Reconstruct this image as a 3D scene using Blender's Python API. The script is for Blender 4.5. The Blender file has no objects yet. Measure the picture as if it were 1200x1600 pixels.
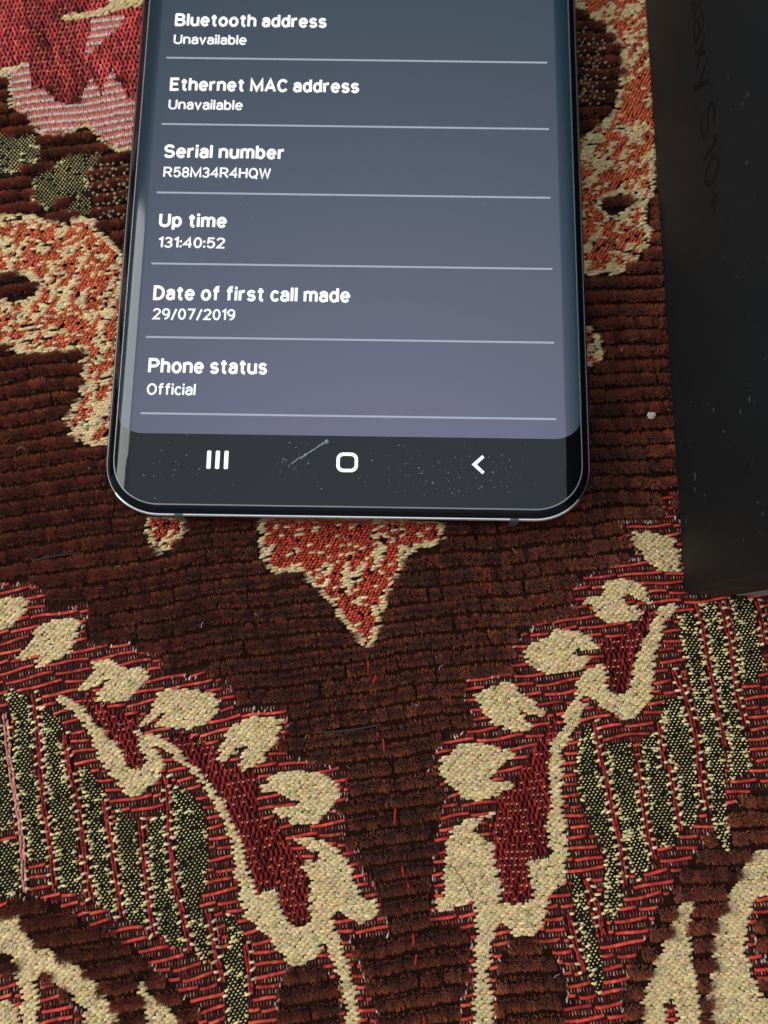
import bpy, math, random
import numpy as np
from mathutils import Vector
rng = np.random.default_rng(7); random.seed(7)
MM = 0.001
sc = bpy.context.scene
COL = sc.collection
# ------------------------------------------------------------------ camera
H, TILT, FPX = 120.8, 0.17579, 1200.0          # mm above the cloth, radians, focal length in photo pixels
cam = bpy.data.cameras.new('camera'); camo = bpy.data.objects.new('camera', cam); COL.objects.link(camo)
cam.sensor_fit = 'HORIZONTAL'; cam.sensor_width = 36; cam.lens = 36
cam.clip_start = 0.005; cam.clip_end = 50
camo.location = (0, 0, H*MM); camo.rotation_euler = (TILT, 0, 0)
cam.dof.use_dof = True; cam.dof.focus_distance = 0.117; cam.dof.aperture_fstop = 24
sc.camera = camo
# ------------------------------------------------------------------ light: soft room light from above, a big window to the left
w = bpy.data.worlds.new('World'); sc.world = w; w.use_nodes = True
nt = w.node_tree; nt.nodes.clear()
out = nt.nodes.new('ShaderNodeOutputWorld'); bg = nt.nodes.new('ShaderNodeBackground')
tc = nt.nodes.new('ShaderNodeTexCoord'); sep = nt.nodes.new('ShaderNodeSeparateXYZ'); rmp = nt.nodes.new('ShaderNodeValToRGB')
nt.links.new(tc.outputs['Generated'], sep.inputs[0]); nt.links.new(sep.outputs['Z'], rmp.inputs[0])
nt.links.new(rmp.outputs[0], bg.inputs[0]); nt.links.new(bg.outputs[0], out.inputs[0])
rmp.color_ramp.elements[0].position = 0.45; rmp.color_ramp.elements[0].color = (.13, .13, .14, 1)
rmp.color_ramp.elements[1].position = 1.0; rmp.color_ramp.elements[1].color = (.94, 1.06, 1.2, 1)
bg.inputs[1].default_value = 1.28
def area(name, loc, target, sx, sy, power, col):
    l = bpy.data.lights.new(name, 'AREA'); l.shape = 'RECTANGLE'; l.size = sx; l.size_y = sy
    l.energy = power; l.color = col
    o = bpy.data.objects.new(name, l); COL.objects.link(o); o.location = loc
    o.rotation_euler = (Vector(target)-Vector(loc)).to_track_quat('-Z', 'Y').to_euler()
    return o
area('window_light', (-.72, 0.10, 0.42), (0, 0.05, 0), .86, .38, 6.5, (.98, 1.0, .96))
sc.view_settings.view_transform = 'Standard'; sc.view_settings.look = 'None'
sc.view_settings.exposure = 0; sc.view_settings.gamma = 1
sc.cycles.max_bounces = 6

# ------------------------------------------------------------------ helpers
def ray(px, py, z):
    """photo pixel -> point on the plane at height z (mm)"""
    a = (px-600)/FPX; b = -(py-800)/FPX
    c, s = math.cos(TILT), math.sin(TILT)
    d = (a, b*c+s, b*s-c)
    t = (z-H)/d[2]
    return d[0]*t, d[1]*t
def link(name, me, mat=None, parent=None, **props):
    o = bpy.data.objects.new(name, me); COL.objects.link(o)
    if mat: me.materials.append(mat)
    if parent: o.parent = parent
    for k, v in props.items(): o[k] = v
    return o
def mesh_np(name, v, faces4, cols=None, smooth=True, faces3=None):
    """v Nx3 in mm"""
    me = bpy.data.meshes.new(name)
    n4 = 0 if faces4 is None else len(faces4); n3 = 0 if faces3 is None else len(faces3)
    me.vertices.add(len(v)); me.vertices.foreach_set('co', (np.asarray(v, np.float32)*MM).ravel())
    loops = []
    assert n4+n3
    if n4: loops.append(np.asarray(faces4, np.int32).ravel())
    if n3: loops.append(np.asarray(faces3, np.int32).ravel())
    loops = np.concatenate(loops)
    me.loops.add(len(loops)); me.loops.foreach_set('vertex_index', loops)
    st = np.concatenate([np.arange(n4)*4, n4*4+np.arange(n3)*3]).astype(np.int32)
    me.polygons.add(n4+n3); me.polygons.foreach_set('loop_start', st)
    me.polygons.foreach_set('use_smooth', np.full(n4+n3, smooth))
    if cols is not None:
        a = me.attributes.new('Col', 'FLOAT_COLOR', 'POINT')
        a.data.foreach_set('color', np.concatenate([cols, np.ones((len(cols), 1))], 1).astype(np.float32).ravel())
    me.update(calc_edges=True); me.validate()
    return me
def principled(name, base=(.5, .5, .5), rough=.5, metal=0, spec=.5, emis=None, estr=1.0, attr=False, sheen=0, coat=0, noise=0, nscale=800, bump=0):
    m = bpy.data.materials.new(name); m.use_nodes = True
    n = m.node_tree.nodes; L = m.node_tree.links; p = n['Principled BSDF']
    p.inputs['Base Color'].default_value = (*base, 1); p.inputs['Roughness'].default_value = rough
    p.inputs['Metallic'].default_value = metal; p.inputs['Specular IOR Level'].default_value = spec
    if emis: p.inputs['Emission Color'].default_value = (*emis, 1); p.inputs['Emission Strength'].default_value = estr
    if sheen: p.inputs['Sheen Weight'].default_value = sheen; p.inputs['Sheen Roughness'].default_value = .4
    if coat: p.inputs['Coat Weight'].default_value = coat
    src = None
    if attr:
        a = n.new('ShaderNodeAttribute'); a.attribute_name = 'Col'; src = a.outputs['Color']
    if noise or bump:
        t = n.new('ShaderNodeTexCoord'); nz = n.new('ShaderNodeTexNoise'); nz.inputs['Scale'].default_value = nscale; nz.inputs['Detail'].default_value = 4
        L.new(t.outputs['Object'], nz.inputs['Vector'])
        if noise:
            mr = n.new('ShaderNodeMapRange'); mr.inputs['From Min'].default_value = .3; mr.inputs['From Max'].default_value = .7
            mr.inputs['To Min'].default_value = 1-noise; mr.inputs['To Max'].default_value = 1+noise
            L.new(nz.outputs['Fac'], mr.inputs['Value'])
            mx = n.new('ShaderNodeMix'); mx.data_type = 'RGBA'; mx.blend_type = 'MULTIPLY'; mx.inputs['Factor'].default_value = 1
            if src: L.new(src, mx.inputs['A'])
            else: mx.inputs['A'].default_value = (*base, 1)
            L.new(mr.outputs['Result'], mx.inputs['B']); src = mx.outputs['Result']
        if bump:
            b = n.new('ShaderNodeBump'); b.inputs['Strength'].default_value = bump; b.inputs['Distance'].default_value = .0002
            L.new(nz.outputs['Fac'], b.inputs['Height']); L.new(b.outputs['Normal'], p.inputs['Normal'])
    if src: L.new(src, p.inputs['Base Color'])
    return m

# ------------------------------------------------------------------ the woven cover: pattern
# fabric coordinates: u along the weft, v along the warp (mm); the cloth lies turned and slightly skewed
def fab(u, v):
    x = u - 0.15*v
    y = v + 0.115*u - 0.00048*u*u
    return x, y
def unfab(x, y):
    u, v = x, y
    for _ in range(30):
        u = x + 0.15*v; v = y - 0.115*u + 0.00048*u*u
    return u, v
def px2uv(px, py): return unfab(*ray(px, py, 0.5))
U0, V0, RES = -100.0, -95.0, 0.1
NU, NV = 2000, 2350
lab = np.zeros((NV, NU), np.int16)             # region id per 0.1 mm cell; 0 = brown pile
regions = [('B', 'brown_pile')]
def ext(x, y, e=160):
    if x <= 1: x -= e
    if x >= 1199: x += e
    if y <= 1: y -= e
    if y >= 1599: y += e
    return x, y
def paint(kind, name, pts, rid=None):
    if rid is None:
        regions.append((kind, name)); rid = len(regions)-1
    q = np.array([px2uv(*ext(*p)) for p in pts])
    cu = (q[:, 0]-U0)/RES; cv = (q[:, 1]-V0)/RES
    r0, r1 = max(0, int(cv.min())), min(NV-1, int(cv.max())+1)
    n = len(q)
    for r in range(r0, r1+1):
        y = r+.5; xs = []
        for i in range(n):
            y1, y2 = cv[i], cv[(i+1) % n]
            if (y1 <= y) != (y2 <= y):
                xs.append(cu[i]+(y-y1)/(y2-y1)*(cu[(i+1) % n]-cu[i]))
        xs.sort()
        for a, b in zip(xs[::2], xs[1::2]):
            a = max(0, int(a)); b = min(NU, int(b)+1)
            if b > a: lab[r, a:b] = rid
    return rid
def Z(ox, oy, s, pts): return [(ox+x/s, oy+y/s) for x, y in pts]
A1 = (0, 800, 3); A2 = (400, 800, 3); A3 = (800, 800, 3); A4 = (0, 1200, 3); A5 = (400, 1200, 3); A6 = (800, 1200, 3)
UL1 = (0, 0, 4.573); UL2 = (0, 330, 4.573); UR1 = (860, 0, 5.925); UR2 = (860, 250, 5.925)

# --- lower left leaf
paint('R', 'red_hatched_field', [(0,917),(50,912),(70,923),(68,947),(83,957),(133,940),(142,947),(133,973),(135,1000),(200,1002),(213,1013),(247,1020),(257,1037),(253,1057),
  (320,1048),(347,1063),(367,1080),(368,1113),(400,1108),(447,1105),(452,1117),(450,1133),(447,1150),(440,1165),(450,1183),(483,1185),(510,1188),(530,1200),(543,1207),
  (543,1250),(517,1263),(540,1270),(540,1300),(543,1327),(563,1327),(570,1357),(583,1370),(593,1400),(600,1430),(610,1440),(607,1460),(547,1463),(563,1500),(573,1517),(580,1550),(593,1577),(600,1600),
  (312,1600),(310,1573),(283,1553),(267,1533),(240,1520),(217,1490),(200,1483),(177,1470),(167,1453),(133,1447),(117,1430),(83,1413),(50,1403),(30,1413),(0,1435)])
paint('B', 'brown_oval', Z(*A5, [(180,940),(310,940),(330,980),(370,1010),(390,1120),(380,1200),(100,1200),(110,1080),(120,1000)]), rid=0)
for pts in (
  [(50,830),(90,860),(130,880),(150,1000),(150,1200),(150,1300),(180,1200),(195,1400),(230,1640),(180,1640),(130,1640),(120,1500),(90,1350),(60,1200),(70,1000),(20,850)],
  [(0,1530),(60,1550),(80,1630),(110,1760),(60,1810),(0,1850)],
  [(0,1000),(20,1010),(40,1200),(60,1400),(50,1500),(0,1450)],
  [(170,900),(240,960),(280,990),(300,1060),(290,1150),(320,1200),(340,1400),(350,1600),(380,1800),(280,1760),(250,1640),(230,1500),(210,1350),(190,1100),(170,1000)],
  [(370,1200),(410,1210),(490,1320),(500,1500),(540,1700),(560,1850),(550,1890),(450,1840),(430,1760),(410,1600),(390,1400),(370,1260)],
  [(540,1380),(600,1430),(640,1450),(660,1600),(690,1760),(720,1920),(640,1940),(570,1890),(550,1700),(530,1530)],
  [(700,1440),(760,1390),(790,1500),(810,1680),(850,1840),(880,1940),(860,2040),(790,2030),(740,1960),(700,1800),(680,1620),(690,1500)],
  [(810,1280),(870,1300),(940,1380),(970,1460),(980,1600),(970,1740),(930,1840),(960,1950),(1010,2050),(960,2120),(900,2070),(860,1880),(840,1760),(800,1600),(800,1400)],
  [(1050,1880),(1090,1900),(1130,1980),(1140,2080),(1160,2240),(1170,2400),(1090,2400),(1060,2280),(1030,2120),(1080,2020)],
): paint('G', 'green_leaf_stripe', Z(*A1, pts))
paint('D', 'crimson_field', [(265,1150),(290,1145),(335,1170),(340,1195),(400,1210),(400,1280),(430,1290),(455,1330),(475,1345),(483,1373),(480,1400),(483,1447),(457,1453),(440,1433),(437,1413),(443,1373),(420,1387),(400,1397),(385,1345),(365,1290),(345,1250),(322,1220),(305,1200)])
paint('D', 'crimson_field', Z(*A1, [(370,850),(450,890),(560,940),(640,960),(690,1000),(640,1040),(680,1130),(670,1200),(600,1200),(560,1100),(470,1000),(400,930)]))
paint('C', 'cream_petal', Z(*A1, [(0,410),(110,405),(130,440),(100,490),(60,540),(0,580)]))
paint('C', 'cream_petal', Z(*A1, [(270,500),(360,495),(370,540),(340,600),(320,660),(270,690),(210,730),(160,740),(170,700),(200,660),(150,690),(60,700),(110,640),(170,570),(210,520)]))
paint('C', 'cream_petal', Z(*A1, [(430,700),(500,685),(560,720),(650,725),(690,740),(680,790),(630,840),(590,880),(450,885),(455,850),(500,800),(480,770),(440,820),(365,835),(380,800),(440,750)]))
paint('C', 'cream_petal', Z(*A1, [(800,825),(880,820),(920,840),(1000,850),(1030,900),(1010,960),(960,1000),(870,1015),(740,1000),(760,960),(780,930),(740,950),(640,1035),(660,990),(690,950),(720,900),(740,850)]))
paint('C', 'cream_petal', [(340,1190),(345,1165),(362,1140),(380,1127),(400,1123),(440,1123),(437,1147),(423,1170),(407,1193),(393,1203),(375,1207),(378,1190),(385,1170),(370,1173),(353,1193)])
paint('C', 'cream_petal', Z(*A5, [(90,30),(150,15),(280,15),(330,40),(380,70),(380,130),(350,190),(290,230),(280,260),(180,280),(160,250),(80,230),(70,210),(90,195),(190,190),(185,160),(120,130),(20,115),(30,90)]))
paint('C', 'cream_hook', Z(*A1, [(250,870),(300,880),(350,910),(400,940),(470,1010),(560,1100),(600,1190),(660,1200),(690,1150),(670,1040),(740,1050),(720,1100),(770,1180),(745,1210),(750,1240),(700,1280),(640,1330),(600,1330),(570,1290),(540,1250),(500,1200),(470,1160),(430,1060),(350,950),(270,910)]))
paint('C', 'cream_stem', [(215,1145),(245,1147),(280,1173),(305,1200),(320,1220),(343,1250),(363,1290),(373,1310),(383,1343),(400,1395),(405,1452),(383,1435),(377,1400),(370,1367),(363,1327),(353,1293),(337,1260),(317,1230),(293,1200),(265,1175),(240,1163),(228,1185),(222,1170)])
paint('C', 'cream_flower', Z(*A5, [(180,330),(280,330),(330,350),(390,380),(440,440),(460,510),(490,590),(540,610),(560,630),(575,690),(500,720),(440,700),(390,680),(390,650),(350,700),(380,790),(420,900),(470,1050),(530,1200),(440,1200),(430,1100),(390,980),(340,860),(310,820),(280,900),(180,935),(110,880),(60,800),(0,760),(0,600),(90,580),(110,640),(120,700),(170,760),(250,740),(250,600),(260,530),(220,470),(240,440),(310,440),(300,400),(250,380),(190,350)]))
# --- bottom left vine
paint('R', 'red_hatched_field', Z(*A4, [(0,870),(60,960),(90,1060),(90,1200),(0,1200)]))
paint('R', 'red_hatched_field', Z(*A4, [(190,980),(240,1020),(300,1080),(380,1150),(390,1200),(180,1200),(170,1100)]))
paint('C', 'cream_vine', [(10,1433),(27,1433),(40,1463),(57,1483),(93,1500),(127,1520),(153,1547),(167,1570),(183,1590),(187,1600),(133,1600),(130,1577),(103,1553),(77,1533),(60,1520),(53,1547),(57,1577),(60,1600),(30,1600),(33,1553),(23,1520),(13,1490),(0,1480),(0,1440)])
paint('C', 'cream_vine', Z(*A4, [(0,1095),(50,1095),(75,1140),(90,1200),(0,1200)]))
paint('C', 'cream_vine', Z(*A4, [(640,1000),(660,1000),(680,1060),(730,1080),(780,1120),(840,1180),(840,1200),(690,1200),(690,1130),(660,1070)]))
# --- lower right leaf
paint('R', 'red_hatched_field', Z(*A3, [(490,50),(700,25),(1100,20),(1200,100),(1200,1250),(1150,1290),(1080,1350),(990,1440),(940,1500),(880,1580),(830,1650),(770,1720),(740,1800),(680,1860),(650,1960),(600,2060),(570,2160),(530,2260),(520,2400),
  (-250,2400),(-240,2320),(-220,2210),(-200,2100),(-200,2000),(-220,1960),(-400,1930),(-380,1840),(-360,1780),(-380,1740),(-370,1680),(-360,1530),(-340,1460),(-330,1370),(-300,1330),(-350,1280),(-420,1200),(-380,1160),(-330,1090),(-270,1040),(-180,1020),(-180,980),(-210,900),(-230,860),(-220,790),(-120,760),(0,750),
  (0,620),(30,580),(110,515),(290,480),(300,460),(250,430),(290,350),(360,290),(450,250),(600,210),(560,180),(520,110)]))
paint('R', 'red_tip', [(1028,778),(1053,768),(1060,820),(1040,805),(1036,790)])
paint('B', 'brown_oval', [(783,1500),(800,1477),(827,1470),(860,1483),(880,1517),(887,1553),(880,1580),(867,1600),(775,1600),(780,1540)], rid=0)
for pts in (
  [(790,480),(840,460),(900,640),(950,900),(990,1100),(1000,1200),(1010,1400),(1030,1540),(1020,1600),(960,1500),(930,1250),(920,1200),(890,1000),(850,800),(800,620)],
  [(880,420),(960,410),(1010,560),(1040,760),(1060,830),(1090,1000),(1110,1110),(1120,1200),(1020,1270),(1010,1050),(970,850),(930,650)],
  [(1020,400),(1120,400),(1150,560),(1190,720),(1140,790),(1080,800),(1060,600)],
  [(710,900),(790,860),(830,1000),(860,1200),(890,1350),(880,1430),(830,1510),(790,1430),(770,1300),(730,1200),(700,1060)],
  [(310,1080),(350,990),(400,990),(410,1200),(440,1350),(470,1450),(500,1600),(520,1760),(510,1840),(470,1940),(430,1840),(440,1630),(420,1540),(380,1480),(330,1350),(300,1200)],
  [(280,1720),(310,1700),(350,1840),(390,1980),(430,2100),(430,2200),(410,2270),(370,2160),(340,2020),(300,1900)],
  [(440,1090),(560,1090),(580,1200),(610,1400),(640,1560),(650,1660),(590,1730),(550,1650),(520,1500),(490,1380),(450,1200)],
  [(600,1080),(690,1030),(720,1200),(760,1350),(790,1520),(770,1570),(700,1590),(660,1450),(640,1320)],
): paint('G', 'green_leaf_stripe', Z(*A3, pts))
paint('D', 'crimson_field', Z(*A3, [(430,620),(520,580),(570,530),(650,470),(690,480),(620,600),(580,700),(560,790),(540,850),(490,860),(450,820),(440,730),(440,680)]))
paint('D', 'crimson_field', [(780,1240),(800,1225),(830,1180),(850,1150),(870,1110),(860,1180),(863,1250),(857,1300),(860,1330),(827,1345),(830,1380),(830,1405),(800,1415),(783,1410),(783,1390),(775,1355),(770,1340),(780,1320),(770,1300)])
paint('C', 'cream_petal', Z(*A3, [(580,100),(640,90),(760,110),(790,180),(790,270),(700,275),(640,230),(610,180),(570,140)]))
paint('C', 'cream_petal', Z(*A3, [(440,330),(510,315),(590,330),(640,380),(650,440),(620,420),(570,400),(540,390),(510,400),(520,430),(580,450),(610,490),(550,520),(460,520),(400,490),(380,450),(330,430),(350,410),(420,390)]))
paint('C', 'cream_petal', Z(*A3, [(200,550),(330,560),(370,600),(410,640),(350,650),(290,640),(300,670),(370,690),(330,740),(230,755),(150,740),(90,710),(60,660),(90,610),(140,590)]))
paint('C', 'cream_petal', [(745,1083),(787,1067),(803,1067),(820,1083),(837,1097),(853,1117),(833,1115),(815,1113),(820,1127),(837,1137),(800,1142),(787,1137),(770,1127),(750,1100)])
paint('C', 'cream_petal', [(683,1205),(690,1190),(717,1167),(755,1162),(790,1172),(805,1180),(770,1205),(765,1215),(775,1222),(800,1218),(805,1228),(780,1240),(753,1253),(730,1253),(713,1237),(700,1233)])
paint('C', 'cream_flower', Z(*A5, [(920,300),(970,260),(1040,240),(1110,210),(1120,225),(1050,260),(1030,300),(1060,340),(1120,360),(1110,420),(1140,520),(1150,570),(1130,640),(1200,650),(1200,760),(1130,740),(1110,800),(1090,950),(1110,1080),(1120,1200),(1020,1200),(1030,1000),(1030,800),(1030,640),(1000,620),(980,640),(850,685),(840,640),(850,610),(880,600),(890,450),(900,370)]))
paint('C', 'cream_stem', Z(*A3, [(0,1850),(100,1810),(90,1720),(80,1630),(170,1620),(190,1580),(170,1480),(190,1380),(170,1200),(190,1060),(240,1000),(260,920),(310,860),(350,900),(330,950),(290,1020),(240,1120),(230,1200),(240,1350),(260,1500),(260,1650),(240,1730),(170,1790),(150,1900),(120,1980),(0,2010)]))
paint('C', 'cream_hook', Z(*A3, [(700,440),(740,430),(780,440),(720,500),(700,600),(680,700),(660,850),(620,940),(560,980),(480,960),(420,920),(400,880),(300,850),(320,800),(360,740),(420,710),(440,740),(450,830),(490,870),(540,850),(570,780),(580,700),(620,600),(660,520)]))
# --- bottom right vine
paint('R', 'red_hatched_field', Z(*A6, [(1200,520),(1150,590),(1105,700),(1095,850),(1140,980),(1200,1100)]))
paint('B', 'brown_oval', Z(*A6, [(1200,660),(1165,690),(1150,780),(1160,870),(1200,930)]), rid=0)
paint('C', 'cream_vine', Z(*A6, [(800,630),(850,640),(830,760),(850,900),(870,1000),(880,1100),(900,1200),(600,1200),(620,1080),(670,950),(720,830),(770,720)]))
paint('R', 'red_tip', Z(*A6, [(750,1085),(770,1100),(800,1200),(700,1200),(725,1120)]))
paint('C', 'cream_vine', Z(*A6, [(1200,360),(1200,530),(1150,600),(1110,700),(1100,850),(1130,960),(1180,1080),(1200,1120),(1200,1200),(960,1200),(930,1050),(960,930),(950,830),(990,700),(1020,610),(1070,520),(1110,430),(1150,390)]))
# --- flower tip below the phone and the little bud
paint('O', 'rust_flower', Z(*A2, [(0,-60),(860,-60),(885,100),(885,130),(850,170),(760,170),(710,200),(690,260),(650,340),(610,400),(600,470),(560,580),(540,640),(500,640),(470,580),(430,530),(390,480),(350,420),(310,380),(240,310),(230,280),(110,290),(50,260),(20,200)]))
paint('O', 'rust_bud', Z(*A1, [(670,70),(700,0),(850,0),(875,90),(820,140),(800,190),(740,195),(700,140)]))
# --- upper left flowers
paint('D', 'crimson_field', Z(*UL1, [(0,0),(1040,0),(1100,200),(1050,500),(1010,720),(900,700),(830,520),(760,640),(730,680),(700,640),(660,540),(560,700),(480,740),(380,700),(330,600),(220,650),(200,450),(70,470),(0,480)]))
paint('P', 'pink_petal', Z(*UL1, [(60,510),(200,440),(210,650),(330,620),(380,710),(500,740),(560,700),(650,540),(720,680),(760,560),(800,480),(900,700),(1000,720),(1000,1030),(860,1050),(770,1010),(680,900),(600,870),(500,920),(330,980),(250,900),(150,820),(80,760)]))
paint('P', 'pink_petal', Z(*UL1, [(660,110),(900,100),(840,190),(760,270),(680,330),(620,400),(600,400),(640,270)]))
paint('C', 'cream_edge', Z(*UL1, [(430,100),(520,80),(680,70),(780,30),(900,0),(1045,0),(1040,30),(900,45),(800,75),(690,115),(560,115),(450,135)]))
paint('C', 'cream_edge', Z(*UL1, [(0,490),(70,485),(160,455),(150,490),(70,515),(65,600),(80,760),(60,770),(50,560),(0,520)]))
paint('C', 'cream_edge', Z(*UL1, [(150,815),(250,895),(330,970),(500,920),(600,865),(680,895),(770,1005),(860,1045),(960,1030),(950,1065),(850,1075),(750,1030),(670,920),(600,890),(500,950),(330,1000),(240,920)]))
for pts in ([(0,940),(100,950),(250,960),(310,1100),(200,1200),(60,1250),(0,1230)],
            [(210,1280),(380,1190),(480,1090),(740,1070),(700,1160),(620,1240),(640,1350),(560,1370),(400,1440),(330,1500),(210,1450)],
            [(440,1530),(560,1380),(640,1400),(660,1530)]):
    paint('G', 'green_leaf_stripe', Z(*UL1, pts))
paint('X', 'speckled_pile', Z(*UL1, [(660,1190),(880,1150),(960,1180),(920,1560),(690,1560),(650,1380)]))
paint('O', 'rust_flower', [(0,335),(44,335),(72,343),(131,337),(149,343),(151,356),(190,389),(200,413),(196,461),(190,530),(184,600),(181,680),(175,690),(140,696),(113,690),(105,681),(98,657),(111,637),(122,617),(125,600),(131,585),(128,565),(130,548),(105,550),(40,557),(22,548),(0,530)])
paint('B', 'brown_oval', [(0,437),(44,432),(55,447),(53,463),(35,470),(0,466)], rid=0)
# --- upper right flowers
paint('O', 'rust_flower', Z(*UR1, [(100,0),(830,0),(990,0),(1000,300),(1010,700),(1030,1000),(1040,1300),(965,1480),(965,1810),(880,1880),(890,2040),(940,2160),(850,2330),(760,2440),(640,2510),(580,2540),(480,2550),(100,2520)]))
paint('B', 'brown_oval', Z(*UR1, [(100,60),(230,60),(380,140),(480,220),(560,320),(630,430),(650,620),(630,820),(590,1000),(530,1070),(420,1150),(340,1240),(250,1280),(100,1280)]), rid=0)
paint('X', 'speckled_pile', Z(*UR1, [(180,260),(330,240),(480,360),(500,500),(560,620),(530,960),(380,990),(180,870)]))
paint('B', 'brown_oval', Z(*UR2, [(480,370),(560,320),(700,290),(800,380),(720,440),(640,490),(560,480),(480,430)]), rid=0)
paint('O', 'rust_bud', Z(860, 500, 4, [(150,20),(260,30),(310,100),(325,200),(310,270),(220,300),(150,300)]))

# veins: red cords crossed by cream stitches
veins = []
def vein(spec, pts, pale=False):
    veins.append((np.array([px2uv(*ext(*p)) for p in Z(*spec, pts)]), pale))
for pts in ([(150,870),(170,1000),(190,1200),(200,1400),(240,1640),(255,1760)],
            [(300,1060),(320,1200),(360,1380),(390,1600),(430,1820)],
            [(480,1370),(520,1580),(550,1760),(570,1900)],
            [(650,1450),(680,1660),(710,1900),(720,2000)],
            [(780,1260),(790,1500),(820,1720),(860,1900),(890,2070)],
            [(980,1900),(1000,2050),(1050,2220)], [(1150,2050),(1180,2280)]): vein(A1, pts)
vein(A1, [(20,960),(50,1200),(90,1480),(120,1800)], True)
for pts in ([(430,1200),(470,1380),(510,1550),(530,1760)], [(590,1200),(620,1380),(640,1520),(670,1640)],
            [(740,1200),(770,1350),(800,1500)], [(880,1200),(910,1330),(930,1400)], [(350,1740),(400,1840),(430,1980)], [(270,1900),(310,2050),(350,2160)],
            [(870,440),(910,600),(950,800),(1000,1100)], [(980,430),(1030,620),(1060,850),(1095,1010)], [(1150,430),(1195,640)],
            [(770,760),(830,900),(870,1080),(880,1200)], [(690,1000),(710,1200)], [(390,1000),(420,1200)]): vein(A3, pts)
vein_rid0 = len(regions)
def resample(p, step):
    d = np.r_[0, np.cumsum(np.hypot(*np.diff(p, axis=0).T))]
    t = np.arange(0, d[-1], step)
    return np.stack([np.interp(t, d, p[:, 0]), np.interp(t, d, p[:, 1])], 1)
for p, pale in veins:
    regions.append(('S', 'red_vein')); rid = len(regions)-1
    for (a, b) in resample(p, .2):
        i, j = int((b-V0)/RES), int((a-U0)/RES)
        if 7 < i < NV-7 and 7 < j < NU-7: lab[i-6:i+7, j-6:j+7] = rid
# cream rim inside the rust flowers
kinds = np.array([k for k, _ in regions])
kmap = kinds[lab]
Omask = kmap == 'O'
er = Omask.copy()
for _ in range(9):
    er[1:-1, 1:-1] = er[1:-1, 1:-1] & er[:-2, 1:-1] & er[2:, 1:-1] & er[1:-1, :-2] & er[1:-1, 2:]
Ocore = er
# Value noise for patterning
def vnoise(u, v, s, seed=0):
    g = np.random.default_rng(seed).random((64, 64))
    x = (u/s) % 63; y = (v/s) % 63
    i = x.astype(int); j = y.astype(int); fx = x-i; fy = y-j
    fx = fx*fx*(3-2*fx); fy = fy*fy*(3-2*fy)
    return (g[j, i]*(1-fx)+g[j, i+1]*fx)*(1-fy)+(g[j+1, i]*(1-fx)+g[j+1, i+1]*fx)*fy

# ------------------------------------------------------------------ phone / box footprints (mm)
PW, PL, PR = 74.1, 157.6, 9.0
PX, PY, PYAW = -5.587, 19.816, -0.01491       # centre of the bottom edge
PZ = 0.85                                     # the phone lies pressed into the pile
pc, ps = math.cos(PYAW), math.sin(PYAW)
bA = np.array(ray(1004, 0, 0)); bB = np.array(ray(1064, 905, 0))      # left base edge of the box
bdir = (bA-bB)/np.linalg.norm(bA-bB); bright = np.array([bdir[1], -bdir[0]])
bCorner = np.array(ray(1071, 930, 0)) 
bCorner = bB + bdir*np.dot(bCorner-bB, bdir)
BW, BL, BH, BZ = 88.0, 168.0, 52.0, 0.5
def cover(u, v):
    """distance inside the phone / box footprint (positive inside)"""
    x, y = fab(u, v)
    dx, dy = x-PX, y-PY
    lx = dx*pc+dy*ps; ly = -dx*ps+dy*pc
    a = np.minimum.reduce([PW/2-np.abs(lx), ly, PL-ly])
    ex, ey = x-bCorner[0], y-bCorner[1]
    bx = ex*bright[0]+ey*bright[1]; by = ex*bdir[0]+ey*bdir[1]
    b = np.minimum.reduce([bx, by, BW-bx, BL-by])
    return a, b

# ------------------------------------------------------------------ thread geometry buckets
buckets = {}          # (rid, layer) -> list of (verts, quads, cols)
def region_at(u, v):
    i = np.clip(((v-V0)/RES).astype(int), 0, NV-1); j = np.clip(((u-U0)/RES).astype(int), 0, NU-1)
    return lab[i, j]
def add(rid, layer, v, q, c): buckets.setdefault((rid, layer), []).append((v, q, c))
# half-capsule template: length along local x (-.5...5), width y, arch z
tt = np.array([0, .18, .5, .82, 1.0]); th = np.array([-.1, .75, 1, .75, -.1]); tw = np.array([.45, .92, 1, .92, .45])
ang = np.radians([-20, 50, 130, 200])
TV = np.array([[t-.5, .5*wd*math.cos(a), h*(.55+.45*math.sin(a))] for t, h, wd in zip(tt, th, tw) for a in ang])
TQ = np.array([[i*4+k, i*4+k+1, (i+1)*4+k+1, (i+1)*4+k] for i in range(4) for k in range(3)])
def floats(u, v, ln, wd, ht, angle, z0, col, layer, rid=None):
    n = len(u)
    if n == 0: return
    b = lambda a: np.broadcast_to(np.asarray(a, float), (n,))
    ln, wd, ht, angle, z0 = map(b, (ln, wd, ht, angle, z0))
    a, bx = cover(u, v); keep = (a < 6) & (bx < 6)
    u, v, ln, wd, ht, angle, z0, col = [q[keep] for q in (u, v, ln, wd, ht, angle, z0, col)]
    rid = region_at(u, v) if rid is None else np.full(len(u), rid)
    X = TV[None, :, 0]*ln[:, None]; Y = TV[None, :, 1]*wd[:, None]
    c, s = np.cos(angle)[:, None], np.sin(angle)[:, None]
    P = np.stack([u[:, None]+X*c-Y*s, v[:, None]+X*s+Y*c, z0[:, None]+TV[None, :, 2]*ht[:, None]], 2)
    for r in np.unique(rid):
        m = rid == r; k = m.sum()
        V = P[m].reshape(-1, 3)
        Q = (TQ[None]+(np.arange(k)*len(TV))[:, None, None]).reshape(-1, 4)
        add(int(r), layer, V, Q, np.repeat(col[m], len(TV), 0))
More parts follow.
